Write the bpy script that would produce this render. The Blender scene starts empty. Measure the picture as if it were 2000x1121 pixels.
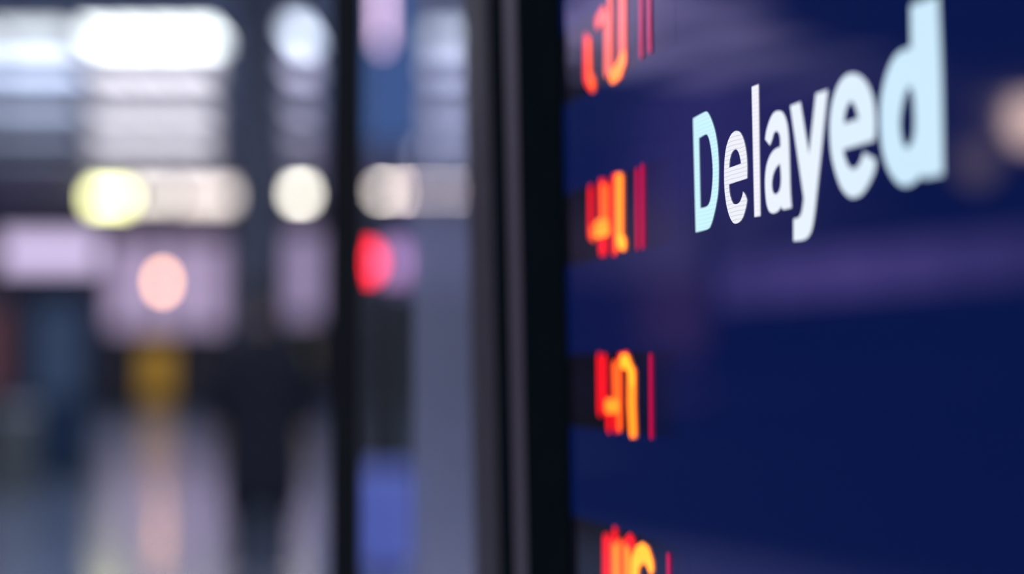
import bpy, bmesh, math, random
from mathutils import Vector, Matrix

random.seed(7)
SC = bpy.context.scene
COL = SC.collection

# ------------------------------------------------------------------ camera
F, CX, CY, EYE = 3700.0, 1000.0, 560.5, 1.25
PITCH = math.atan(165.5 / F)
ZF = 0.875                                     # focus distance: the first letters of the status word
cam_data = bpy.data.cameras.new('camera')
cam = bpy.data.objects.new('camera', cam_data)
COL.objects.link(cam)
cam.location = (0, 0, EYE)
cam.rotation_euler = (math.pi / 2 + PITCH, 0, 0)
cam_data.sensor_width = 36.0
cam_data.lens = F / 2000 * 36.0
cam_data.clip_start = 0.02
cam_data.clip_end = 500
cam_data.dof.use_dof = True
cam_data.dof.focus_distance = ZF
cam_data.dof.aperture_fstop = 2.5
cam_data.dof.aperture_ratio = 1.18
SC.camera = cam

# ------------------------------------------------------------------ world, exposure
world = bpy.data.worlds.new('world')
SC.world = world
world.use_nodes = True
wbg = world.node_tree.nodes['Background']
wbg.inputs['Color'].default_value = (0.50, 0.58, 0.80, 1)
wbg.inputs['Strength'].default_value = 0.75
SC.view_settings.view_transform = 'Standard'
SC.view_settings.look = 'None'
SC.view_settings.exposure = 0.0
SC.view_settings.gamma = 1.0
SC.view_settings.use_curve_mapping = False


# ------------------------------------------------------------------ pixel helpers
def ray(x, y):
    a, b = (x - CX) / F, -(y - CY) / F
    return Vector((a, math.cos(PITCH) - b * math.sin(PITCH), math.sin(PITCH) + b * math.cos(PITCH)))


def at(x, y, depth):
    """point of the hall seen at that pixel at that distance down the hall"""
    r = ray(x, y)
    return Vector((0, 0, EYE)) + r * (depth / r.y)


# ------------------------------------------------------------------ materials
def nodes(name):
    m = bpy.data.materials.new(name)
    m.use_nodes = True
    return m, m.node_tree, m.node_tree.nodes['Principled BSDF']


def mat(name, rgb, rough=0.5, metal=0.0, spec=0.5, noise=0.12, scale=8.0, emit=None, strength=0.0, bump=0.0):
    m, t, b = nodes(name)
    n = t.nodes.new('ShaderNodeTexNoise')
    n.inputs['Scale'].default_value = scale
    n.inputs['Detail'].default_value = 4
    tc = t.nodes.new('ShaderNodeTexCoord')
    t.links.new(tc.outputs['Object'], n.inputs['Vector'])
    r = t.nodes.new('ShaderNodeValToRGB')
    r.color_ramp.elements[0].position = 0.3
    r.color_ramp.elements[1].position = 0.7
    r.color_ramp.elements[0].color = tuple(c * (1 - noise) for c in rgb) + (1,)
    r.color_ramp.elements[1].color = tuple(min(1, c * (1 + noise)) for c in rgb) + (1,)
    t.links.new(n.outputs['Fac'], r.inputs['Fac'])
    t.links.new(r.outputs['Color'], b.inputs['Base Color'])
    b.inputs['Roughness'].default_value = rough
    b.inputs['Metallic'].default_value = metal
    b.inputs['Specular IOR Level'].default_value = spec
    if bump:
        bp = t.nodes.new('ShaderNodeBump')
        bp.inputs['Strength'].default_value = bump
        t.links.new(n.outputs['Fac'], bp.inputs['Height'])
        t.links.new(bp.outputs['Normal'], b.inputs['Normal'])
    if emit:
        b.inputs['Emission Color'].default_value = tuple(emit) + (1,)
        b.inputs['Emission Strength'].default_value = strength
    return m


def lamp_mat(name, rgb, strength):
    g = 0.6 if strength > 2.5 else 0.04
    return mat(name, (g, g, g), 0.5, noise=0.02, spec=0.3, emit=rgb, strength=strength)


SCREEN_SPEC = 0.26


def screen_mat(name, rgb, strength, scan=0.0, scan2=0.0):
    """glossy display surface that gives off its own picture light; scan = dark gaps between the pixel rows"""
    m, t, b = nodes(name)
    b.inputs['Base Color'].default_value = (0.004, 0.004, 0.006, 1)
    b.inputs['Roughness'].default_value = 0.035
    b.inputs['Specular IOR Level'].default_value = SCREEN_SPEC
    b.inputs['Emission Color'].default_value = tuple(rgb) + (1,)
    b.inputs['Emission Strength'].default_value = strength
    if scan:
        tc = t.nodes.new('ShaderNodeTexCoord')
        sep = t.nodes.new('ShaderNodeSeparateXYZ')
        t.links.new(tc.outputs['Object'], sep.inputs[0])
        nz = t.nodes.new('ShaderNodeTexNoise')
        nz.inputs['Scale'].default_value = 55
        t.links.new(tc.outputs['Object'], nz.inputs['Vector'])
        mul = t.nodes.new('ShaderNodeMath'); mul.operation = 'MULTIPLY'; mul.inputs[1].default_value = 0.0016
        t.links.new(nz.outputs['Fac'], mul.inputs[0])
        add = t.nodes.new('ShaderNodeMath'); add.operation = 'ADD'
        t.links.new(sep.outputs['Z'], add.inputs[0]); t.links.new(mul.outputs[0], add.inputs[1])
        pp = t.nodes.new('ShaderNodeMath'); pp.operation = 'PINGPONG'; pp.inputs[1].default_value = 0.00095
        t.links.new(add.outputs[0], pp.inputs[0])
        mr = t.nodes.new('ShaderNodeMapRange')
        mr.inputs['From Min'].default_value = 0.00004
        mr.inputs['From Max'].default_value = 0.00017
        mr.inputs['To Min'].default_value = strength * (1 - scan)
        mr.inputs['To Max'].default_value = strength
        t.links.new(pp.outputs[0], mr.inputs['Value'])
        t.links.new(mr.outputs[0], b.inputs['Emission Strength'])
    return m


def glass_mat(name, veil=0.0, tint=(0.3, 0.33, 0.4)):
    m = bpy.data.materials.new(name)
    m.use_nodes = True
    t = m.node_tree
    t.nodes.remove(t.nodes['Principled BSDF'])
    out = t.nodes['Material Output']
    tr = t.nodes.new('ShaderNodeBsdfTransparent')
    tr.inputs['Color'].default_value = (0.97, 0.98, 1, 1)
    gl = t.nodes.new('ShaderNodeBsdfGlossy'); gl.inputs['Roughness'].default_value = 0.02
    fr = t.nodes.new('ShaderNodeFresnel'); fr.inputs['IOR'].default_value = 1.3
    mx = t.nodes.new('ShaderNodeMixShader')
    t.links.new(fr.outputs[0], mx.inputs[0]); t.links.new(tr.outputs[0], mx.inputs[1]); t.links.new(gl.outputs[0], mx.inputs[2])
    last = mx
    if veil:
        df = t.nodes.new('ShaderNodeBsdfDiffuse'); df.inputs['Color'].default_value = tint + (1,)
        tl = t.nodes.new('ShaderNodeBsdfTranslucent'); tl.inputs['Color'].default_value = tint + (1,)
        m1 = t.nodes.new('ShaderNodeMixShader'); m1.inputs[0].default_value = 0.5
        t.links.new(df.outputs[0], m1.inputs[1]); t.links.new(tl.outputs[0], m1.inputs[2])
        m2 = t.nodes.new('ShaderNodeMixShader'); m2.inputs[0].default_value = veil
        t.links.new(mx.outputs[0], m2.inputs[1]); t.links.new(m1.outputs[0], m2.inputs[2])
        last = m2
    t.links.new(last.outputs[0], out.inputs['Surface'])
    return m


M = {
    'floor': mat('polished_floor', (0.30, 0.36, 0.52), 0.12, noise=0.12, scale=1.5, spec=0.85),
    'ceiling': mat('grey_ceiling', (0.62, 0.66, 0.76), 0.8, noise=0.06, scale=2),
    'wall': mat('grey_wall', (0.20, 0.20, 0.25), 0.6, noise=0.08, scale=1),
    'dark_wall': mat('dark_wall', (0.055, 0.06, 0.085), 0.6, noise=0.1, scale=1),
    'beam': mat('beam', (0.2, 0.21, 0.25), 0.6),
    'black': mat('satin_black', (0.010, 0.011, 0.013), 0.42, noise=0.1, scale=30, spec=0.4),
    'bezel': mat('teal_black_bezel', (0.008, 0.012, 0.014), 0.3, noise=0.1, scale=40, spec=0.0),
    'grey_trim': mat('grey_trim', (0.16, 0.115, 0.125), 0.45, noise=0.05, scale=40),
    'brown_black': mat('brown_black_frame', (0.10, 0.076, 0.078), 0.4, noise=0.08, scale=40),
    'post': mat('black_post', (0.006, 0.007, 0.008), 0.4, noise=0.1, scale=30, spec=0.2),
    'dark_metal': mat('dark_metal', (0.035, 0.04, 0.05), 0.35, metal=0.3, noise=0.1, scale=5),
    'slate': mat('slate_blue_panel', (0.025, 0.055, 0.11), 0.6, noise=0.08, scale=2, spec=0.2),
    'grey_green': mat('grey_green', (0.16, 0.17, 0.16), 0.5),
    'coat': mat('dark_navy_wool', (0.022, 0.024, 0.034), 0.9, noise=0.25, scale=60, bump=0.1, spec=0.2),
    'trousers': mat('charcoal_cloth', (0.012, 0.013, 0.018), 0.9, noise=0.2, scale=60, spec=0.2),
    'skin': mat('skin', (0.42, 0.24, 0.17), 0.5, noise=0.06, scale=20),
    'hair': mat('dark_hair', (0.012, 0.009, 0.008), 0.5, noise=0.3, scale=80, bump=0.3),
    'shoe': mat('black_leather', (0.01, 0.01, 0.01), 0.3),
    'eye': mat('eye_white', (0.7, 0.7, 0.7), 0.2),
    'suitcase': mat('blue_shell', (0.28, 0.34, 0.95), 0.4, noise=0.06, scale=10),
    'rubber': mat('rubber', (0.01, 0.01, 0.01), 0.7),
    'chrome': mat('chrome', (0.6, 0.6, 0.62), 0.2, metal=1.0, noise=0.02),
    'clear_glass': glass_mat('clear_glass'),
    'column': mat('column_paint', (0.11, 0.12, 0.17), 0.6, noise=0.06, scale=2),
    'added_dark_sheet': mat('dark_sheet_mat', (0.012, 0.012, 0.02), 0.95, noise=0.3, scale=30, spec=0.1, bump=0.2),
    'frosted': glass_mat('frosted_film', 0.46, (0.62, 0.60, 0.72)),
}


# ------------------------------------------------------------------ mesh helpers
def obj(name, bm, m, parent=None, smooth=False, bevel=0.0, mats=None):
    me = bpy.data.meshes.new(name)
    bmesh.ops.recalc_face_normals(bm, faces=bm.faces[:])
    bm.to_mesh(me)
    bm.free()
    for k in (mats or [m]):
        me.materials.append(k)
    if smooth:
        for p in me.polygons:
            p.use_smooth = True
    o = bpy.data.objects.new(name, me)
    COL.objects.link(o)
    if parent is not None:
        o.parent = parent
    if bevel:
        md = o.modifiers.new('bevel', 'BEVEL')
        md.width = bevel
        md.segments = 3
        md.limit_method = 'ANGLE'
    return o


def box(bm, x0, x1, y0, y1, z0, z1):
    v = [bm.verts.new((x, y, z)) for x in (x0, x1) for y in (y0, y1) for z in (z0, z1)]
    for f in ((0, 1, 3, 2), (4, 6, 7, 5), (0, 4, 5, 1), (2, 3, 7, 6), (0, 2, 6, 4), (1, 5, 7, 3)):
        bm.faces.new([v[i] for i in f])
    return bm


def B(*a):
    return box(bmesh.new(), *a)


def cyl(bm, c, r, h, axis='z', seg=24, r2=None):
    r2 = r if r2 is None else r2
    ring = []
    for q, (rr, hh) in enumerate(((r, 0), (r2, h))):
        vs = []
        for i in range(seg):
            a = 2 * math.pi * i / seg
            p, s = rr * math.cos(a), rr * math.sin(a)
            if axis == 'z':
                co = (c[0] + p, c[1] + s, c[2] + hh)
            elif axis == 'y':
                co = (c[0] + p, c[1] + hh, c[2] + s)
            else:
                co = (c[0] + hh, c[1] + p, c[2] + s)
            vs.append(bm.verts.new(co))
        ring.append(vs)
    for i in range(seg):
        j = (i + 1) % seg
        bm.faces.new([ring[0][i], ring[0][j], ring[1][j], ring[1][i]])
    bm.faces.new(ring[0]); bm.faces.new(ring[1])
    return bm


def thing(name, label, cat, loc=(0, 0, 0), group=None, rz=0.0):
    o = bpy.data.objects.new(name, None)
    o.empty_display_size = 0.1
    COL.objects.link(o)
    o.location = loc
    o.rotation_euler = (0, 0, rz)
    o['label'] = label
    o['category'] = cat
    if group:
        o['group'] = group
    return o


def struct(name, bm, m):
    o = obj(name, bm, m)
    o['kind'] = 'structure'
    return o


# ------------------------------------------------------------------ the hall shell
HALL_X0, HALL_X1, HALL_Y0, HALL_Y1, CEIL = -43.0, 20.0, -8.0, 72.0, 7.5
struct('floor', B(HALL_X0, HALL_X1, HALL_Y0, HALL_Y1, -0.1, 0), M['floor'])
struct('ceiling', B(HALL_X0, HALL_X1, HALL_Y0, HALL_Y1, CEIL, CEIL + 0.2), M['ceiling'])
struct('wall_back', B(HALL_X0, HALL_X1, HALL_Y1, HALL_Y1 + 0.2, 0, CEIL), M['wall'])
struct('wall_left', B(HALL_X0 - 0.2, HALL_X0, HALL_Y0, HALL_Y1, 0, CEIL), M['dark_wall'])
# slim dark ceiling beams running across the hall between the rows of lights
for k, y in enumerate((31.9, 41.0, 46.3, 51.6, 57.5)):
    struct('trim_%d' % (k + 1), B(HALL_X0, HALL_X1, y, y + 0.35, CEIL - 0.14, CEIL), M['beam'])

# ------------------------------------------------------------------ departure display (its own tilted frame of axes)
D = ray(172, 726).normalized()                       # the display runs away from the viewer along D
N0 = Vector((-D.y, D.x, 0))
LEAN = math.radians(1.2)
NRM = math.cos(LEAN) * N0 - math.sin(LEAN) * Vector((0, 0, 1))
UP = math.cos(LEAN) * Vector((0, 0, 1)) + math.sin(LEAN) * N0
P0 = ray(1357, 726)
P0 = P0 * (0.93 / P0.y) + Vector((0, 0, EYE))
# local axes: x = along the display towards the viewer, y = into the housing, z = up
MTX = Matrix(((-D.x, -NRM.x, UP.x, P0.x), (-D.y, -NRM.y, UP.y, P0.y), (-D.z, -NRM.z, UP.z, P0.z), (0, 0, 0, 1)))


def uv(px, py):
    r = ray(px, py)
    e = Vector((0, 0, EYE))
    t = (P0 - e).dot(NRM) / r.dot(NRM)
    q = e + r * t - P0
    return -q.dot(D), q.dot(UP)


disp = thing('departure_display', 'large dark blue departure display reading Delayed in glowing white letters', 'display')
disp.matrix_world = MTX
U0 = uv(1108, 600)[0]
U1 = 0.72
V0, V1 = -0.47, 0.47
NAVY = (0.0010, 0.0064, 0.061)
sm = screen_mat('navy_screen', NAVY, 1.0)
obj('screen_panel', B(U0 - 0.004, U1, 0, 0.012, V0, V1), sm, disp)
# dark time cells, one per row of the timetable
cell_m = screen_mat('black_cell', (0.0030, 0.0030, 0.0060), 1.0)
PER = 0.0992
UC = uv(1225, 700)[0]
UD = uv(1335, 700)[0]

# the cell fades from near black to the navy of the screen
_t = cell_m.node_tree
_tc = _t.nodes.new('ShaderNodeTexCoord'); _sp = _t.nodes.new('ShaderNodeSeparateXYZ'); _mr = _t.nodes.new('ShaderNodeMapRange'); _cr = _t.nodes.new('ShaderNodeValToRGB')
_t.links.new(_tc.outputs['Object'], _sp.inputs[0]); _t.links.new(_sp.outputs['X'], _mr.inputs['Value'])
_mr.inputs['From Min'].default_value = UC; _mr.inputs['From Max'].default_value = UD
_cr.color_ramp.elements[0].color = (0.0030, 0.0030, 0.0060, 1)
_cr.color_ramp.elements[1].color = NAVY + (1,)
_t.links.new(_mr.outputs[0], _cr.inputs['Fac']); _t.links.new(_cr.outputs['Color'], _t.nodes['Principled BSDF'].inputs['Emission Color'])
for k in range(-3, 5):
    z0 = uv(1120, 515)[1] - 0.0005 + (k - 0) * PER
    z1 = z0 + 0.0445
    if z0 < V0 or z1 > V1:
        continue
    obj('time_cell', B(U0, UD, -0.00006, 0.0002, z0, z1), cell_m, disp)


def poly_shape(outer, holes, push, thick=0.0003):
    """flat filled outline with holes in the display plane"""
    bm = bmesh.new()
    edges = []
    for lp in [outer] + holes:
        vs = [bm.verts.new((u, -push, v)) for u, v in lp]
        for i in range(len(vs)):
            edges.append(bm.edges.new((vs[i], vs[(i + 1) % len(vs)])))
    bmesh.ops.triangle_fill(bm, use_beauty=True, use_dissolve=False, edges=edges)
    return bm


def smooth_loop(pts, ox, oy, s, steps=5):
    """closed outline; points flagged 'c' stay corners, the rest are rounded (Catmull-Rom)"""
    n = len(pts)
    P = [Vector((p[0], p[1])) for p in pts]
    cr = [len(p) > 2 for p in pts]
    out = []
    for i in range(n):
        p1, p2 = P[i], P[(i + 1) % n]
        p0 = p1 if cr[i] else P[i - 1]
        p3 = p2 if cr[(i + 1) % n] else P[(i + 2) % n]
        for k in range(steps):
            t = k / steps
            q = 0.5 * ((2 * p1) + (p2 - p0) * t + (2 * p0 - 5 * p1 + 4 * p2 - p3) * t * t + (3 * p1 - p0 - 3 * p2 + p3) * t ** 3)
            out.append(uv(ox + q.x / s, oy + q.y / s))
    return out


c = 'c'
letters = [
    (1340, 200, 4.15, (0.60, 0.93, 1.0),
     [(60, 130, c), (150, 80), (175, 78), (196, 110), (215, 155), (238, 230), (256, 330), (267, 450), (269, 580), (264, 720), (247, 830), (226, 925), (206, 990), (180, 1026), (82, 1053, c)],
     [[(108, 290, c), (150, 264), (172, 260), (188, 288), (201, 345), (213, 430), (220, 540), (218, 640), (210, 730), (196, 805), (172, 842), (120, 858, c)]]),
    (1340, 200, 4.15, (0.86, 0.88, 0.93),
     [(499, 615, c), (500, 520), (495, 430), (481, 340), (463, 280), (441, 242), (418, 230), (393, 236), (368, 262), (345, 310), (326, 380), (315, 480), (312, 600), (317, 720), (331, 830), (353, 915), (377, 965), (400, 983), (435, 970), (465, 930), (489, 850), (499, 790, c), (485, 750), (466, 722, c), (458, 762), (438, 808), (412, 824), (388, 820), (370, 785), (357, 730), (351, 665, c)],
     [[(353, 530, c), (358, 470), (370, 420), (387, 391), (405, 380), (421, 390), (438, 430), (450, 495, c)]]),
    (1300, 0, 2.241, (0.90, 0.90, 0.97),
     [(379, 380, c), (409, 368, c), (417, 945, c), (391, 950, c)], []),
    (1480, 150, 3.394, (0.84, 0.91, 1.0),
     [(52, 415, c), (62, 350), (85, 280), (110, 238), (140, 225), (170, 238), (193, 290), (206, 370), (212, 480), (216, 620), (220, 760), (228, 868, c), (172, 882, c), (157, 860, c), (138, 890), (105, 905), (77, 888), (60, 830), (52, 730), (54, 640), (66, 570), (90, 512), (120, 478), (153, 464, c), (153, 420), (146, 380), (128, 360), (110, 374), (100, 410), (84, 455, c)],
     [[(151, 575, c), (125, 602), (105, 650), (97, 710), (103, 760), (120, 778), (142, 762), (155, 720), (157, 650)]]),
    (1480, 150, 3.394, (0.82, 0.91, 1.0),
     [(218, 192, c), (286, 166, c), (343, 515, c), (388, 112, c), (468, 86, c), (448, 270), (424, 500), (400, 720), (378, 920), (355, 1030), (315, 1078), (240, 1090, c), (240, 942, c), (275, 932), (296, 890), (308, 805, c)], []),
    (1600, 0, 2.803, (0.74, 0.88, 1.0),
     [(306, 768, c), (312, 690), (308, 600), (294, 525), (266, 458), (228, 416), (185, 402), (144, 416), (106, 466), (78, 545), (63, 640), (61, 740), (70, 850), (92, 945), (124, 1030), (160, 1072), (190, 1082), (236, 1062), (280, 995), (308, 925), (313, 875, c), (246, 835, c), (230, 885), (206, 918), (182, 924), (158, 900), (140, 850), (133, 820, c)],
     [[(137, 676, c), (146, 610), (164, 566), (180, 556), (202, 588), (219, 650, c)]]),
    (1600, 0, 2.803, (0.62, 0.84, 1.0),
     [(503, 30, c), (655, -28, c), (672, 420), (682, 955, c), (583, 975, c), (560, 962, c), (520, 1002), (470, 1018), (425, 995), (378, 922), (348, 815), (337, 680), (341, 545), (364, 430), (397, 342), (435, 290), (480, 268), (506, 262, c)],
     [[(490, 478), (466, 540), (450, 620), (446, 700), (460, 780), (480, 808), (507, 788), (524, 720), (524, 600), (514, 498)]]),
]
for i, (ox, oy, s, colr, outer, holes) in enumerate(letters):
    if i < 5:
        m = screen_mat('letter_light', colr, 1.0, scan=(0.25, 0.42, 0.22, 0.12, 0.1)[i])
    else:
        m = screen_mat('letter_light', colr, 1.0)
    bm = poly_shape(smooth_loop(outer, ox, oy, s), [smooth_loop(h, ox, oy, s) for h in holes], 0.00025)
    obj('letter', bm, m, disp)


def stroke(bm, pts, r, push, mi):
    """rounded stroke of real width 2r along a polyline in the display plane, as one filled outline per segment"""
    q = [Vector(uv(*p)) for p in pts]
    for a, b in zip(q[:-1], q[1:]):
        d = (b - a)
        L = d.length
        if L < 1e-6:
            continue
        d /= L
        n = Vector((-d.y, d.x))
        ring = []
        for k in range(9):
            t = -math.pi / 2 + math.pi * k / 8
            ring.append(b + d * (r * math.cos(t)) + n * (r * math.sin(t)))
        for k in range(9):
            t = math.pi / 2 + math.pi * k / 8
            ring.append(a + d * (r * math.cos(t)) + n * (r * math.sin(t)))
        push += 0.00001
        f = bm.faces.new([bm.verts.new((p.x, -push, p.y)) for p in ring])
        f.material_index = mi


RED = screen_mat('red_digit', (1.0, 0.006, 0.012), 1.5, scan=0.3)
ORG = screen_mat('orange_digit', (1.0, 0.085, 0.008), 2.2, scan=0.25)
YEL = screen_mat('amber_digit', (1.0, 0.25, 0.012), 2.8, scan=0.25)
MAG = screen_mat('magenta_bar', (1.0, 0.003, 0.10), 0.6, scan=0.2)
PALE = screen_mat('hazed_digit', (1.0, 0.13, 0.07), 1.5, scan=0.2)  # top row colour, paled to paint in the mirrored haze
AMB = screen_mat('light_orange_digit', (1.0, 0.18, 0.010), 2.5, scan=0.25)
R = 0.0040
digits = [
    # top row
    [(0, [(1146, 78), (1146, 150), (1156, 166)]), (1, [(1151, 84), (1152, 150), (1160, 166)])],
    [(0, [(1168, 44), (1178, 26)]), (4, [(1171, 42), (1181, 26), (1186, 36), (1186, 138)]), (4, [(1192, -30), (1194, 20), (1194, 138)])],
    [(4, [(1214, -40), (1214, 118)]), (4, [(1220, -40), (1221, 118)]), (5, [(1220, 112), (1213, 138), (1199, 150)]), (5, [(1216, 118), (1206, 140), (1196, 148)])],
    # second row
    [(0, [(1155, 374), (1155, 455)]), (1, [(1158, 452), (1160, 458)]), (0, [(1175, 362), (1176, 487)]), (0, [(1182, 362), (1183, 486)]), (1, [(1178, 370), (1179, 436)]), (1, [(1187, 372), (1187, 430)]), (2, [(1168, 450), (1188, 446)]), (5, [(1168, 444), (1188, 440)])],
    [(0, [(1200, 353), (1201, 486)]), (1, [(1205, 352), (1206, 480)]), (5, [(1209, 351), (1209, 466)]), (5, [(1215, 351), (1215, 468), (1221, 476)]), (2, [(1212, 470), (1220, 476)])],
    # third row
    [(0, [(1172, 702), (1173, 800)]), (0, [(1182, 704), (1183, 798)]), (0, [(1190, 790), (1191, 832)]), (1, [(1202, 718), (1204, 790)]), (0, [(1203, 790), (1206, 832)]), (1, [(1211, 716), (1212, 830)]), (5, [(1188, 793), (1208, 793)])],
    [(0, [(1212, 704), (1226, 700)]), (5, [(1232, 730), (1232, 790), (1235, 842)]), (5, [(1239, 730), (1239, 790), (1241, 842)]), (2, [(1217, 706), (1228, 706), (1234, 724), (1237, 742)])],
    # fourth row
    [(0, [(1184, 1056), (1184, 1200)]), (0, [(1191, 1056), (1191, 1200)]), (0, [(1203, 1042), (1203, 1090)]), (1, [(1199, 1070), (1200, 1200)]), (5, [(1206, 1075), (1207, 1200)]), (1, [(1212, 1066), (1213, 1200)])],
    [(0, [(1222, 1068), (1233, 1056), (1238, 1064)]), (1, [(1222, 1072), (1223, 1200)]), (5, [(1228, 1080), (1229, 1200)])],
    [(2, [(1238, 1200), (1239, 1100), (1246, 1082), (1257, 1074), (1267, 1082), (1273, 1100), (1274, 1106)]), (2, [(1244, 1200), (1245, 1100), (1257, 1082), (1267, 1092), (1272, 1106)])],
]
for g in digits:
    bm = bmesh.new()
    for k, (mi, pts) in enumerate(g):
        stroke(bm, pts, R, 0.0006 + 0.00004 * k, mi)
    obj('digit', bm, RED, disp, mats=[RED, ORG, YEL, MAG, PALE, AMB])
for pts in ([(1254, -40), (1254, 104)], [(1269, -40), (1271, 94)], [(1246, 338), (1247, 478)], [(1257, 330), (1258, 476)],
            [(1273, 700), (1274, 848)], [(1308, 1090), (1309, 1200)]):
    bm = bmesh.new()
    stroke(bm, pts, 0.0030, 0.0008, 0)
    obj('cell_divider', bm, MAG, disp)

# frame of the display
UA = uv(1028, 600)[0]      # outer edge of the inner bezel
UB = uv(1002, 600)[0]      # outer edge of the grey trim
UE = uv(918, 600)[0]
obj('bezel', B(UA, U0, -0.004, 0.02, V0 - 0.05, V1 + 0.05), M['bezel'], disp, bevel=0.003)
obj('bezel', B(U0, U1, -0.004, 0.02, V1, V1 + 0.05), M['bezel'], disp, bevel=0.003)
obj('bezel', B(U0, U1, -0.004, 0.02, V0 - 0.05, V0), M['bezel'], disp, bevel=0.003)
obj('bezel', B(U1, U1 + 0.05, -0.004, 0.02, V0 - 0.05, V1 + 0.05), M['bezel'], disp, bevel=0.003)
obj('trim_strip', B(UB, UA, -0.003, 0.03, V0 - 0.05, V1 + 0.05), M['grey_trim'], disp, bevel=0.004)
UM = uv(962, 600)[0]
obj('side_profile', B(UE, UM, -0.002, 0.09, V0 - 0.05, V1 + 0.05), M['brown_black'], disp, bevel=0.008)  # brown tone holds the light caught on the rounded edge
obj('shade_strip', B(UM, UB - 0.002, 0.001, 0.08, V0 - 0.05, V1 + 0.05), M['bezel'], disp)  # black strip paints the shaded part of the rounded frame edge
obj('housing', B(UB, U1 + 0.05, 0.02, 0.12, V0 - 0.05, V1 + 0.05), M['black'], disp, bevel=0.01)
for u in (-0.35, 0.1, 0.55):
    obj('foot', B(u - 0.04, u + 0.04, 0.03, 0.11, -1.24, V0 - 0.045), M['black'], disp, bevel=0.006)
    obj('foot_plate', B(u - 0.09, u + 0.09, -0.05, 0.19, -1.249, -1.24), M['black'], disp, bevel=0.002)

# ------------------------------------------------------------------ glass wing beside the display
gp0, gp1 = at(677, 726, 1.62), at(938, 726, 1.62)
wing = thing('glass_screen', 'narrow glass screen with black end post and frosted band beside the display', 'glass screen', (gp0.x, gp0.y, 0))
wd = Vector((gp1.x - gp0.x, gp1.y - gp0.y, 0))
wl = wd.length
wing.rotation_euler = (0, 0, math.atan2(wd.y, wd.x))
obj('end_post', B(-0.0122, 0.0122, -0.012, 0.012, 0.0, 2.4), M['post'], wing, bevel=0.003)
obj('pane', B(0.0122, wl - 0.002, -0.003, 0.003, 0.05, 2.36), M['clear_glass'], wing)
fb0 = wl * (808 - 677) / (938 - 677)
obj('frosted_band', B(fb0, wl - 0.002, -0.0038, -0.0034, 0.05, 2.36), M['frosted'], wing)
obj('floor_rail', B(0.0122, wl, -0.012, 0.012, 0, 0.05), M['post'], wing, bevel=0.002)
obj('top_rail', B(0.0122, wl, -0.012, 0.012, 2.36, 2.4), M['post'], wing, bevel=0.002)


# ------------------------------------------------------------------ lights of the hall
def ceiling_panel(px0, px1, y0, y1, rgb, L, label, group=None):
    """recessed ceiling light between depths y0 and y1, from pixel column px0 to px1 at its middle"""
    ym = (y0 + y1) / 2
    a, b_ = at(px0, 400, ym).x, at(px1, 400, ym).x
    ox = (a + b_) / 2
    w, h = (b_ - a) / 2, (y1 - y0) / 2
    t = thing('ceiling_light', label, 'ceiling light', (ox, ym, CEIL), group)
    obj('diffuser', B(-w + .03, w - .03, -h + .03, h - .03, -0.05, -0.035), lamp_mat('lamp_diffuser', rgb, L), t)
    bm = bmesh.new()
    box(bm, -w, w, -h, -h + .03, -0.06, 0); box(bm, -w, w, h - .03, h, -0.06, 0)
    box(bm, -w, -w + .03, -h + .03, h - .03, -0.06, 0); box(bm, w - .03, w, -h + .03, h - .03, -0.06, 0)
    obj('frame', bm, M['beam'], t)
    return t


COOL, WHITE, LAV = (0.80, 0.93, 1.0), (0.90, 0.98, 1.0), (0.85, 0.83, 1.0)
# the brightest row
ORD = ('first', 'second', 'third', 'fourth', 'fifth', 'sixth', 'seventh', 'eighth')
n = 4
for k in range(n):
    a = 165 + k * 66
    ceiling_panel(a, a + 66, 34.0, 35.9, WHITE, 6.5, ORD[k] + ' from the left of four brilliant white squares in the brightest ceiling row', 'white panels of the bright ceiling row')
for k in range(5):
    a = 145 - (k + 1) * 150
    ceiling_panel(a, a + 146, 34.1 if k < 2 else 30.5, 35.9, (0.84, 0.92, 1.0), 2.3, ORD[k] + ' pale blue-white panel leftwards from the brilliant squares in the bright ceiling row', 'pale panels of the bright ceiling row')
for k in range(5):
    a = -780 - (k + 1) * 200
    ceiling_panel(a, a + 190, 28.0 + 1.9 * k, 34.8 + 1.3 * k, (0.62, 0.52, 1.0), (2.2, 1.9, 1.3, 0.6, 0.35)[k], ORD[k] + ' dim lavender panel leftwards, beyond the pale ones, in the bright ceiling row', 'lavender panels of the bright ceiling row')
ceiling_panel(562, 610, 33.6, 36.0, (0.72, 0.82, 1.0), 4.6, 'small bluish ceiling light just left of the black glass post', None)
ceiling_panel(815, 925, 34.0, 35.9, (0.80, 0.86, 1.0), 5.0, 'pale ceiling light seen through the frosted band at the top')
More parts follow.
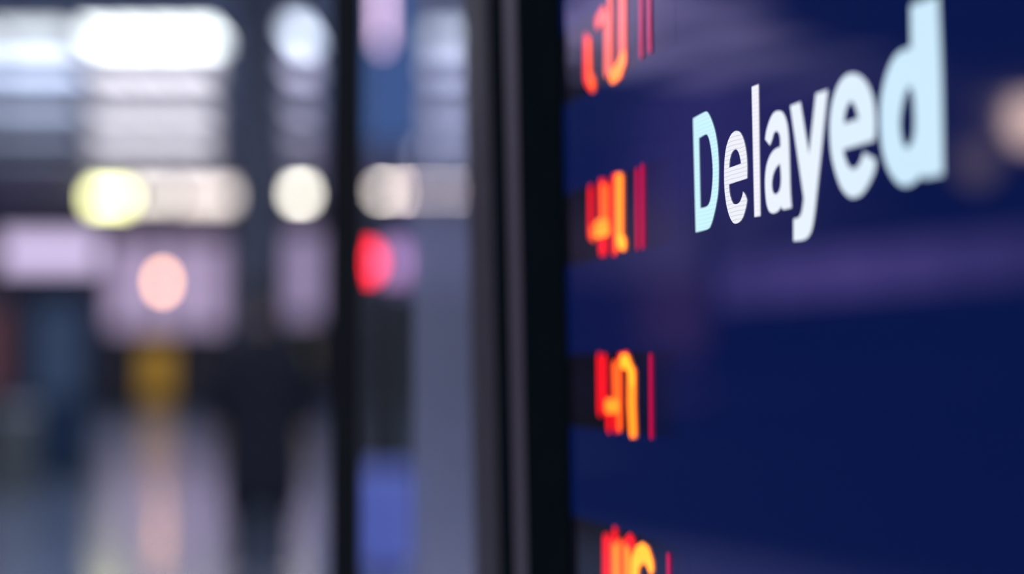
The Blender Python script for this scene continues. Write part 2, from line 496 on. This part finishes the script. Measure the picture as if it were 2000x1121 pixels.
# the soft rows behind it
for r_, (yy, ll) in enumerate(((37.6, 1.35), (42.9, 1.15), (47.9, 1.15), (53.2, 1.1))):
    for k in range(3):
        a = 178 + k * 80
        ceiling_panel(a, a + 78, yy, yy + 2.1, (0.92, 0.89, 1.0), 1.75 * ll,
                      ('left', 'middle', 'right')[k] + ' panel in the ' + ORD[r_] + ' soft lavender-white ceiling row behind the brilliant row', 'soft ceiling row %s' % ('one', 'two', 'three', 'four')[r_])
    ceiling_panel(560, 612, yy, yy + 2.1, (0.72, 0.70, 1.0), (1.9, 1.2, 1.0, 0.8)[r_], ORD[r_] + ' small violet-grey ceiling light behind the bluish one, left of the black post')
    ceiling_panel(812, 930, yy, yy + 2.1, (0.70, 0.72, 1.0), (4.0, 3.2, 3.0, 2.6)[r_], ORD[r_] + ' dim ceiling light row seen through the frosted band')
    if r_ < 4:
        for k in range(2):
            a = -170 + k * 165
            ceiling_panel(a, a + 160, yy, yy + 1.6, (0.62, 0.72, 1.0), (3.2, 1.8, 0.8, 0.4)[r_],
                          ('outer', 'inner')[k] + ' dull bluish ceiling panel left of the ' + ORD[r_] + ' soft row', 'dull bluish ceiling panels')


def light_box(px0, px1, py0, py1, depth, rgb, L, label, name='light_box', cat='light box', group=None, hang=True, deep=0.25):
    p, q = at(px0, py1, depth), at(px1, py0, depth)
    t = thing(name, label, cat, ((p.x + q.x) / 2, depth, p.z), group)
    w, h = (q.x - p.x) / 2, q.z - p.z
    e = min(0.05, w * 0.1, h * 0.1)
    obj('lit_face', B(-w + e, w - e, -0.01, 0.01, e, h - e), lamp_mat('lit_face', rgb, L), t)
    obj('casing', B(-w, w, 0.012, deep, 0, h), M['dark_metal'], t, bevel=e * 0.3)
    if hang:
        for s in (-0.7, 0.7):
            if CEIL - (p.z + h) > 0.03:
                obj('hanger', cyl(bmesh.new(), (s * w, deep / 2, h), 0.02, CEIL - p.z - h, seg=8), M['dark_metal'], t)
    return t


light_box(172, 256, 372, 402, 65.0, (1.0, 1.0, 0.48), 8.5, 'yellow-green hanging light box at the left end of the warm row')
light_box(262, 340, 360, 394, 65.0, (1.0, 0.90, 0.83), 3.7, 'cream hanging light box right of the yellow-green one')
light_box(345, 462, 358, 398, 65.0, (1.0, 0.87, 0.81), 3.3, 'wider cream hanging light box left of the dark column')
light_box(566, 606, 352, 388, 65.0, (1.0, 0.95, 0.82), 13.5, 'short cream light box between the dark column and the black post')
light_box(732, 768, 352, 378, 65.0, (1.0, 0.88, 0.76), 20.0, 'warm light box just right of the black glass post')
light_box(772, 960, 350, 378, 65.0, (1.0, 0.80, 0.74), 17.0, 'long warm light box seen through the frosted band')
light_box(-60, 140, 330, 338, 60.0, (0.8, 0.8, 0.9), 0.35, 'thin dim grey light box at the far left of the hall')

# round peach lamp and red lamp
pl = at(317, 551, 60.0)
t = thing('pendant_lamp', 'round glowing peach globe lamp hanging in the middle of the hall', 'lamp', pl)
bm = bmesh.new(); bmesh.ops.create_uvsphere(bm, u_segments=20, v_segments=12, radius=0.17)
obj('globe', bm, lamp_mat('peach_globe', (1.0, 0.52, 0.26), 16.5), t, smooth=True)
obj('cord', cyl(bmesh.new(), (0, 0, 0.17), 0.008, CEIL - pl.z - 0.17, seg=8), M['black'], t)
rl = at(719, 512, 60.0)
t = thing('signal_lamp', 'round red signal lamp glowing beside the black glass post', 'lamp', rl)
obj('lens', cyl(bmesh.new(), (0, -0.08, 0), 0.28, 0.06, axis='y'), lamp_mat('red_lens', (1.0, 0.0, 0.01), 9.0), t)
obj('housing', cyl(bmesh.new(), (0, -0.02, 0), 0.34, 0.25, axis='y'), M['black'], t, bevel=0.02)
obj('hanger', cyl(bmesh.new(), (0, 0.1, 0.34), 0.03, CEIL - rl.z - 0.34, seg=8), M['black'], t)
light_box(742, 800, 486, 540, 66.0, (0.85, 0.45, 0.95), 1.1, 'pink-violet lit sign behind the red signal lamp', 'lit_sign', 'sign')

# warm lamps off to the left, mirrored in the display
for (x, y, s, L, lab) in ((-34.2, 40.4, 0.62, 11.5, 'large warm pendant lamp mirrored at the right edge of the display'),
                          (-40.2, 50.0, 0.7, 1.0, 'faint warm pendant lamp mirrored below the brighter one in the display')):
    t = thing('pendant_lamp', lab, 'lamp', (x, y, CEIL - 0.5))
    bm = bmesh.new(); bmesh.ops.create_uvsphere(bm, u_segments=20, v_segments=12, radius=s)
    obj('globe', bm, lamp_mat('warm_globe', (1.0, 0.70, 0.58), L), t, smooth=True)
    obj('ceiling_cap', cyl(bmesh.new(), (0, 0, s * 0.9), 0.2, max(0.05, 0.5 - s * 0.9), seg=16), M['beam'], t)

# lavender lit shop fascia along the left wall (mirrored as the violet band across the display)
t = thing('shop_fascia', 'long violet lit shop fascia along the left wall, mirrored across the display', 'sign', (HALL_X0, 58, 3.1))
for k in range(6):
    y0 = -11 + k * 4.0
    obj('lit_panel', B(0.02, 0.2, y0, y0 + 3.8, 0, 1.7), lamp_mat('violet_panel', (0.42, 0.28, 1.0), (0.9, 1.1, 1.3, 1.35, 1.1, 0.8)[k]), t)
obj('casing', B(0.005, 0.15, -11.2, 13.2, -0.1, 1.8), M['dark_metal'], t)

# unseen glowing panels added in the far left corner, mirrored as haze on the display
t = thing('haze_panels', 'tall violet glow panels added in the far left corner of the hall for the display haze', 'glow panel', (-36, HALL_Y1, 4.4))
for k in range(6):
    obj('lit_panel', B(-6.6 + k * 1.6, -5.05 + k * 1.6, -0.2, -0.02, 0, 3.0), lamp_mat('violet_haze_panel', (0.62, 0.45, 1.0), (.34, .30, .20, .12, .08, .06)[k]), t)
    obj('lit_panel', B(-6.6 + k * 1.6, -5.05 + k * 1.6, -0.2, -0.02, -3.4, -0.06), lamp_mat('plum_haze_panel', (1.0, 0.42, 0.80), (.15, .11, .02, .01, .01, .01)[k]), t)
t = thing('haze_side_panels', 'violet glow panels added high on the left wall above the long fascia', 'glow panel', (HALL_X0, 62, 5.2))  # also added, unseen, to mirror violet haze on the display
for k in range(6):
    obj('lit_panel', B(0.02, 0.2, -6 + k * 2.5, -3.55 + k * 2.5, 0, 2.0), lamp_mat('side_haze_panel', (0.55, 0.42, 1.0), (.03, .06, .10, .16, .22, .28)[k]), t)

# unseen violet glow panels added on the far left ceiling for haze on the display
for r_, y in enumerate((40, 45.5, 51, 56.5, 62, 67.5)):
    for k in range(3):
        a = math.tan(math.radians(29.2 + 2.2 * k)) * y
        t = thing('ceiling_haze_panel', ORD[k] + ' added dim violet glow panel, counted leftwards, in the ' + ORD[r_] + ' row of the far left ceiling', 'ceiling panel', (-a - 1, y, CEIL), 'added violet glow panels')
        obj('lit_face', B(-1.0 - r_ * .1, 1.0 + r_ * .1, -2.4, 2.4, -0.12, -0.1), lamp_mat('haze_panel_face', (0.36, 0.24, 1.0), (0.42, 0.40, 0.24)[k]), t)
        for s_ in (-0.8, 0.8):
            obj('hanger', B(s_ - .02, s_ + .02, -.02, .02, -0.1, 0), M['beam'], t)

# unseen dark sheets added on the floor to darken what the display mirrors
t = thing('added_dark_sheet', 'large dark sheet added out of view left of the viewer to darken the display reflection', 'added_dark_sheet', (-14, 12, 0))
obj('sheet_face', B(-10, 8.5, -9, 8, 0.0, 0.012), M['added_dark_sheet'], t)
obj('edging', B(8.5, 8.6, -9, 8, 0.0, 0.014), M['dark_metal'], t)
obj('edging', B(-10, 8.6, 8, 8.1, 0.0, 0.014), M['dark_metal'], t)

t = thing('added_dark_sheet', 'long dark sheet added out of view further along the left side of the hall', 'added_dark_sheet', (-22, 33, 0))  # second sheet added for the lower part of the mirrored floor
obj('sheet_face', B(-10, 11.0, -12.5, 5, 0.0, 0.012), M['added_dark_sheet'], t)
obj('edging', B(11.0, 11.1, -12.5, 5, 0.0, 0.014), M['dark_metal'], t)

# unseen fill panels added above and behind the viewer to light frame and glass
for k, (x, y) in enumerate(((-6, 3), (-2, 9), (-9, 12), (-3, 20), (-12, 21), (5, 6), (-6, -4), (2, -5))):
    t = thing('ceiling_light', ORD[k] + ' added unseen square fill light overhead at the display end of the hall', 'ceiling light', (x, y, CEIL), 'added fill lights')
    obj('diffuser', B(-1, 1, -1, 1, -0.06, -0.04), lamp_mat('fill_diffuser', (0.85, 0.90, 1.0), 11.0), t)
    bm = bmesh.new()
    box(bm, -1.05, 1.05, -1.05, -1, -0.07, 0); box(bm, -1.05, 1.05, 1, 1.05, -0.07, 0)
    box(bm, -1.05, -1, -1, 1, -0.07, 0); box(bm, 1, 1.05, -1, 1, -0.07, 0)
    obj('frame', bm, M['beam'], t)

# ------------------------------------------------------------------ far end of the hall: shops, kiosks
light_box(0, 196, 462, 522, 70.5, (0.80, 0.66, 1.0), 1.35, 'bright lilac shop sign at the far left of the back wall', 'shop_sign', 'sign', hang=False, deep=1.49)


def shop(px0, px1, py0, py1, rgb, L, label, panes):
    depth = 71.0
    p, q = at(px0, py1, depth), at(px1, py0, depth)
    t = thing('shop', label, 'shop', ((p.x + q.x) / 2, depth, 0))
    w = (q.x - p.x) / 2
    z0, z1 = p.z, q.z
    obj('lit_interior', B(-w, w, 0.5, 0.55, z0, z1), lamp_mat('shop_interior', rgb, L), t)
    obj('plinth', B(-w, w, 0, 0.6, 0, z0), M['dark_metal'], t)
    obj('header', B(-w, w, 0, 0.9, z1, z1 + 0.3), M['dark_metal'], t)
    for k in range(panes):
        a = -w + 2 * w * k / panes
        obj('pane', B(a + .05, a + 2 * w / panes - .05, 0.1, 0.13, z0, z1), M['clear_glass'], t)
    for k in range(panes + 1):
        a = -w + 2 * w * k / panes
        obj('mullion', B(a - .05, a + .05, 0.02, 0.2, z0, z1), M['dark_metal'], t)
    return t


shop(205, 440, 468, 640, (0.80, 0.60, 0.92), 0.62, 'wide shop front glowing lilac behind the peach lamp', 4)
shop(556, 625, 450, 620, (0.75, 0.58, 0.95), 0.50, 'narrow shop front glowing lilac right of the standing person', 1)
shop(762, 930, 430, 560, (0.40, 0.38, 0.85), 0.30, 'shop front glowing dull violet behind the frosted band', 2)

# dark self-service kiosks with a yellow one in the middle
KD = 64.0
for k, (a, b_, kind) in enumerate(((178, 220, 0), (222, 262, 0), (272, 342, 1), (350, 392, 0), (394, 436, 0), (570, 612, 2))):
    lab = (('leftmost dark grey self-service kiosk at the far end', 'dark grey self-service kiosk just left of the yellow machine', '', 'dark grey self-service kiosk just right of the yellow machine', 'rightmost dark grey self-service kiosk, beside the standing person', '')[k],
           'tall yellow lit vending machine between the dark kiosks',
           'dull olive lit vending machine right of the standing person')[kind]
    x0, x1 = at(a, 700, KD).x, at(b_, 700, KD).x
    w = (x1 - x0) / 2
    h = 2.35
    t = thing('vending_machine' if kind else 'self_service_kiosk', lab, 'vending machine' if kind else 'kiosk', ((x0 + x1) / 2, KD, 0), None if kind else 'dark kiosks')
    obj('body', B(-w, w, 0, 0.7, 0.08, h), M['dark_metal'], t, bevel=0.02)
    obj('plinth', B(-w * .9, w * .9, 0.05, 0.65, 0, 0.08), M['black'], t)
    if kind == 1:
        obj('lit_front', B(-w * .92, w * .92, -0.03, 0, 0.35, h - .1), lamp_mat('yellow_front', (1.0, 0.55, 0.06), 0.27), t)
    elif kind == 2:
        obj('lit_front', B(-w * .85, w * .85, -0.03, 0, 0.5, h - .1), lamp_mat('olive_front', (0.75, 0.62, 0.12), 0.16), t)
    else:
        obj('screen', B(-w * .7, w * .7, -0.03, 0, 1.1, 1.8), lamp_mat('kiosk_screen', (0.3, 0.3, 0.5), 0.06), t)

# dark column in mid hall
cp = at(497, 726, 26.0)
t = thing('square_column', 'tall dark square column rising behind the standing person', 'column', (cp.x, 26.0, 0))
obj('shaft', B(-0.30, 0.30, 0, 0.6, 0.15, CEIL), M['column'], t, bevel=0.02)
obj('plinth', B(-0.33, 0.33, -0.03, 0.63, 0, 0.15), M['black'], t)

# slate blue information totems at left
def totem(px0, px1, ptop, depth, m, label, name='information_totem', cat='totem', screen=None):
    x0, x1 = at(px0, 726, depth).x, at(px1, 726, depth).x
    h = at(0, ptop, depth).z
    w = (x1 - x0) / 2
    t = thing(name, label, cat, ((x0 + x1) / 2, depth, 0))
    obj('body', B(-w, w, 0, 0.25, 0.06, h), m, t, bevel=0.02)
    obj('base_plate', B(-w - .04, w + .04, -0.08, 0.33, 0, 0.06), M['black'], t)
    if screen:
        obj('screen', B(-w * .85, w * .85, -0.012, 0, h * .45, h * .93), lamp_mat('totem_screen', screen[0], screen[1]), t)
    return t


totem(58, 168, 575, 22.0, M['slate'], 'slate blue free-standing totem at the left of the hall', screen=((0.16, 0.32, 0.75), 0.11))
totem(-80, 22, 575, 24.0, M['dark_wall'], 'dark totem with a dull red screen at the left edge', screen=((0.9, 0.25, 0.35), 0.08))
bp = at(30, 726, 19.0)
t = thing('litter_bin', 'round grey-green litter bin beside the slate blue totem', 'litter bin', (bp.x, 19.0, 0))
obj('body', cyl(bmesh.new(), (0, 0, 0.03), 0.2, 0.82, r2=0.24), M['grey_green'], t, smooth=False)
obj('rim', cyl(bmesh.new(), (0, 0, 0.85), 0.25, 0.06), M['chrome'], t)
obj('base', cyl(bmesh.new(), (0, 0, 0), 0.19, 0.03), M['black'], t)

# things seen through the clear strip of glass
light_box(700, 832, -160, 290, 30.0, (0.10, 0.24, 0.70), 0.36, 'tall blue banner screen hanging beyond the glass screen', 'banner_screen', 'screen')
light_box(738, 756, -150, 88, 29.5, (1.0, 0.66, 0.90), 3.0, 'slim pink light tube in front of the blue banner screen', 'light_tube', 'light', deep=0.1)
totem(706, 800, 610, 16.0, M['post'], 'black information cabinet seen through the clear glass', name='information_cabinet', cat='cabinet')
sx = at(752, 726, 11.6).x
t = thing('suitcase', 'violet-blue hard-shell suitcase standing in front of the black cabinet', 'suitcase', (sx, 11.6, 0))
obj('shell', B(-0.19, 0.19, -0.12, 0.12, 0.05, 0.66), M['suitcase'], t, bevel=0.035)
for k in range(5):
    obj('rib', B(-0.15 + k * .07, -0.13 + k * .07, -0.125, -0.118, 0.1, 0.61), M['suitcase'], t)
for sx_ in (-0.14, 0.14):
    for sy in (-0.08, 0.08):
        obj('wheel', cyl(bmesh.new(), (sx_ - 0.012, sy, 0.025), 0.025, 0.024, axis='x', seg=12), M['rubber'], t)
bm = bmesh.new()
box(bm, -0.09, -0.075, 0.09, 0.105, 0.64, 0.98); box(bm, 0.075, 0.09, 0.09, 0.105, 0.64, 0.98); box(bm, -0.1, 0.1, 0.085, 0.11, 0.98, 1.005)
obj('pull_handle', bm, M['dark_metal'], t, bevel=0.003)


# ------------------------------------------------------------------ standing person in dark clothes
def skin_mesh(name, verts, edges, m, parent, sub=2):
    """verts: (x, y, z, rx, ry); grown with a Skin modifier along the skeleton"""
    me = bpy.data.meshes.new(name)
    me.from_pydata([v[:3] for v in verts], edges, [])
    me.materials.append(m)
    o = bpy.data.objects.new(name, me)
    COL.objects.link(o)
    o.parent = parent
    md = o.modifiers.new('skin', 'SKIN')
    md.use_smooth_shade = True
    sv = me.skin_vertices[0].data
    for i, v in enumerate(verts):
        sv[i].radius = (v[3], v[4])
        sv[i].use_root = (i == 0)
    s = o.modifiers.new('sub', 'SUBSURF')
    s.levels = sub
    s.render_levels = sub
    return o


PD = 10.4
pp = at(512, 726, PD)
per = thing('person', 'standing person in a long dark coat seen from behind, in mid hall', 'person', (pp.x, PD, 0))
# body (faces +y, away from the viewer)
V = [(0, 0, .95, .13, .10), (0, 0, 1.10, .13, .10), (0, 0, 1.28, .14, .10), (0, 0, 1.40, .10, .075), (0, 0, 1.50, .055, .055), (0, .01, 1.56, .055, .055),
     (-.16, 0, 1.385, .045, .045), (-.23, .0, 1.16, .040, .040), (-.24, .05, .92, .033, .033), (-.24, .07, .86, .03, .02),
     (.16, 0, 1.385, .045, .045), (.23, .0, 1.16, .040, .040), (.24, .05, .92, .033, .033), (.24, .07, .86, .03, .02),
     (-.09, 0, .88, .09, .09), (-.10, .01, .50, .06, .06), (-.10, -.01, .10, .04, .04), (-.11, .10, .05, .035, .03),
     (.09, 0, .88, .09, .09), (.10, .01, .50, .06, .06), (.10, -.01, .10, .04, .04), (.11, .10, .05, .035, .03)]
Eg = [(0, 1), (1, 2), (2, 3), (3, 4), (4, 5), (3, 6), (6, 7), (7, 8), (8, 9), (3, 10), (10, 11), (11, 12), (12, 13),
      (0, 14), (14, 15), (15, 16), (16, 17), (0, 18), (18, 19), (19, 20), (20, 21)]
skin_mesh('body', V, Eg, M['skin'], per)
# head: shaped sphere with nose, ears, eyes, mouth
bm = bmesh.new()
bmesh.ops.create_uvsphere(bm, u_segments=28, v_segments=20, radius=1.0)
for v in bm.verts:
    x, y, z = v.co
    w = 0.075 * (1 - 0.22 * max(0, -z))
    v.co = Vector((x * w, y * 0.092 + (0.012 * max(0, -z) if y > 0 else 0), z * 0.115 + 1.64))
    if y > 0.9 and -0.35 < z < 0.1 and abs(x) < 0.2:
        v.co.y += 0.022 * (1 - abs(x) / 0.2)
hd = obj('head', bm, M['skin'], per, smooth=True)
for s in (-1, 1):
    bm = bmesh.new(); bmesh.ops.create_uvsphere(bm, u_segments=10, v_segments=8, radius=0.011)
    bmesh.ops.translate(bm, verts=bm.verts[:], vec=(s * 0.03, 0.078, 1.645))
    obj('eye', bm, M['eye'], hd, smooth=True)
    bm = bmesh.new(); bmesh.ops.create_uvsphere(bm, u_segments=12, v_segments=8, radius=1)
    for v in bm.verts:
        v.co = Vector((v.co.x * 0.010 + s * 0.077, v.co.y * 0.018, v.co.z * 0.032 + 1.63))
    obj('ear', bm, M['skin'], hd, smooth=True)
bm = bmesh.new()
bmesh.ops.create_uvsphere(bm, u_segments=28, v_segments=20, radius=1.0)
bmesh.ops.delete(bm, geom=[v for v in bm.verts if v.co.z < -0.55 or (v.co.y > 0.35 and v.co.z < 0.45)], context='VERTS')
for v in bm.verts:
    v.co = Vector((v.co.x * 0.083, v.co.y * 0.101 - 0.002, v.co.z * 0.123 + 1.645))
hr = obj('hair', bm, M['hair'], per, smooth=True)
# long coat: lofted shell with sleeves
bm = bmesh.new()
rings = [(1.50, .065, .06), (1.46, .14, .085), (1.42, .215, .11), (1.30, .225, .135), (1.12, .205, .13), (0.98, .20, .135), (0.80, .215, .15), (0.62, .215, .155), (0.50, .21, .155)]
prev = None
for z, rx, ry in rings:
    ring = []
    for k in range(28):
        a = 2 * math.pi * k / 28
        fold = 1 + (0.03 * math.sin(5 * a) if z < 0.9 else 0)
        ring.append(bm.verts.new((rx * math.cos(a) * fold, ry * math.sin(a) * fold, z)))
    if prev:
        for k in range(28):
            bm.faces.new([prev[k], prev[(k + 1) % 28], ring[(k + 1) % 28], ring[k]])
    prev = ring
coat = obj('coat', bm, M['coat'], per, smooth=True)
sd = coat.modifiers.new('solid', 'SOLIDIFY'); sd.thickness = 0.008
for s in (-1, 1):
    skin_mesh('sleeve', [(s * .17, 0, 1.42, .075, .075), (s * .235, 0, 1.16, .062, .06), (s * .245, .045, .93, .052, .05)], [(0, 1), (1, 2)], M['coat'], per)
    skin_mesh('trouser_leg', [(s * .09, 0, .86, .10, .10), (s * .10, .01, .50, .078, .078), (s * .10, 0, .11, .062, .065)], [(0, 1), (1, 2)], M['trousers'], per)
    bm = bmesh.new(); box(bm, s * .105 - .045, s * .105 + .045, -.07, .19, 0.0, .075)
    sh = obj('shoe', bm, M['shoe'], per, bevel=0.025, smooth=True)
    # hand: palm and five fingers
    hx, hy, hz = s * .245, .07, .86
    Vh = [(hx, hy - .01, hz + .03, .018, .026), (hx, hy, hz - .03, .014, .036)]
    Eh = [(0, 1)]
    for k, ln in enumerate((.062, .072, .068, .052)):
        yy = hy - .03 + k * .021
        i = len(Vh)
        Vh += [(hx, yy, hz - .045, .0085, .0085), (hx - s * .006, yy + .002, hz - .045 - ln * .55, .0078, .0078), (hx - s * .022, yy + .002, hz - .045 - ln, .0068, .0068)]
        Eh += [(1, i), (i, i + 1), (i + 1, i + 2)]
    i = len(Vh)
    Vh += [(hx - s * .012, hy + .038, hz - .005, .0105, .0105), (hx - s * .022, hy + .052, hz - .045, .009, .009)]
    Eh += [(0, i), (i, i + 1)]
    skin_mesh('hand', Vh, Eh, M['skin'], per, sub=1)
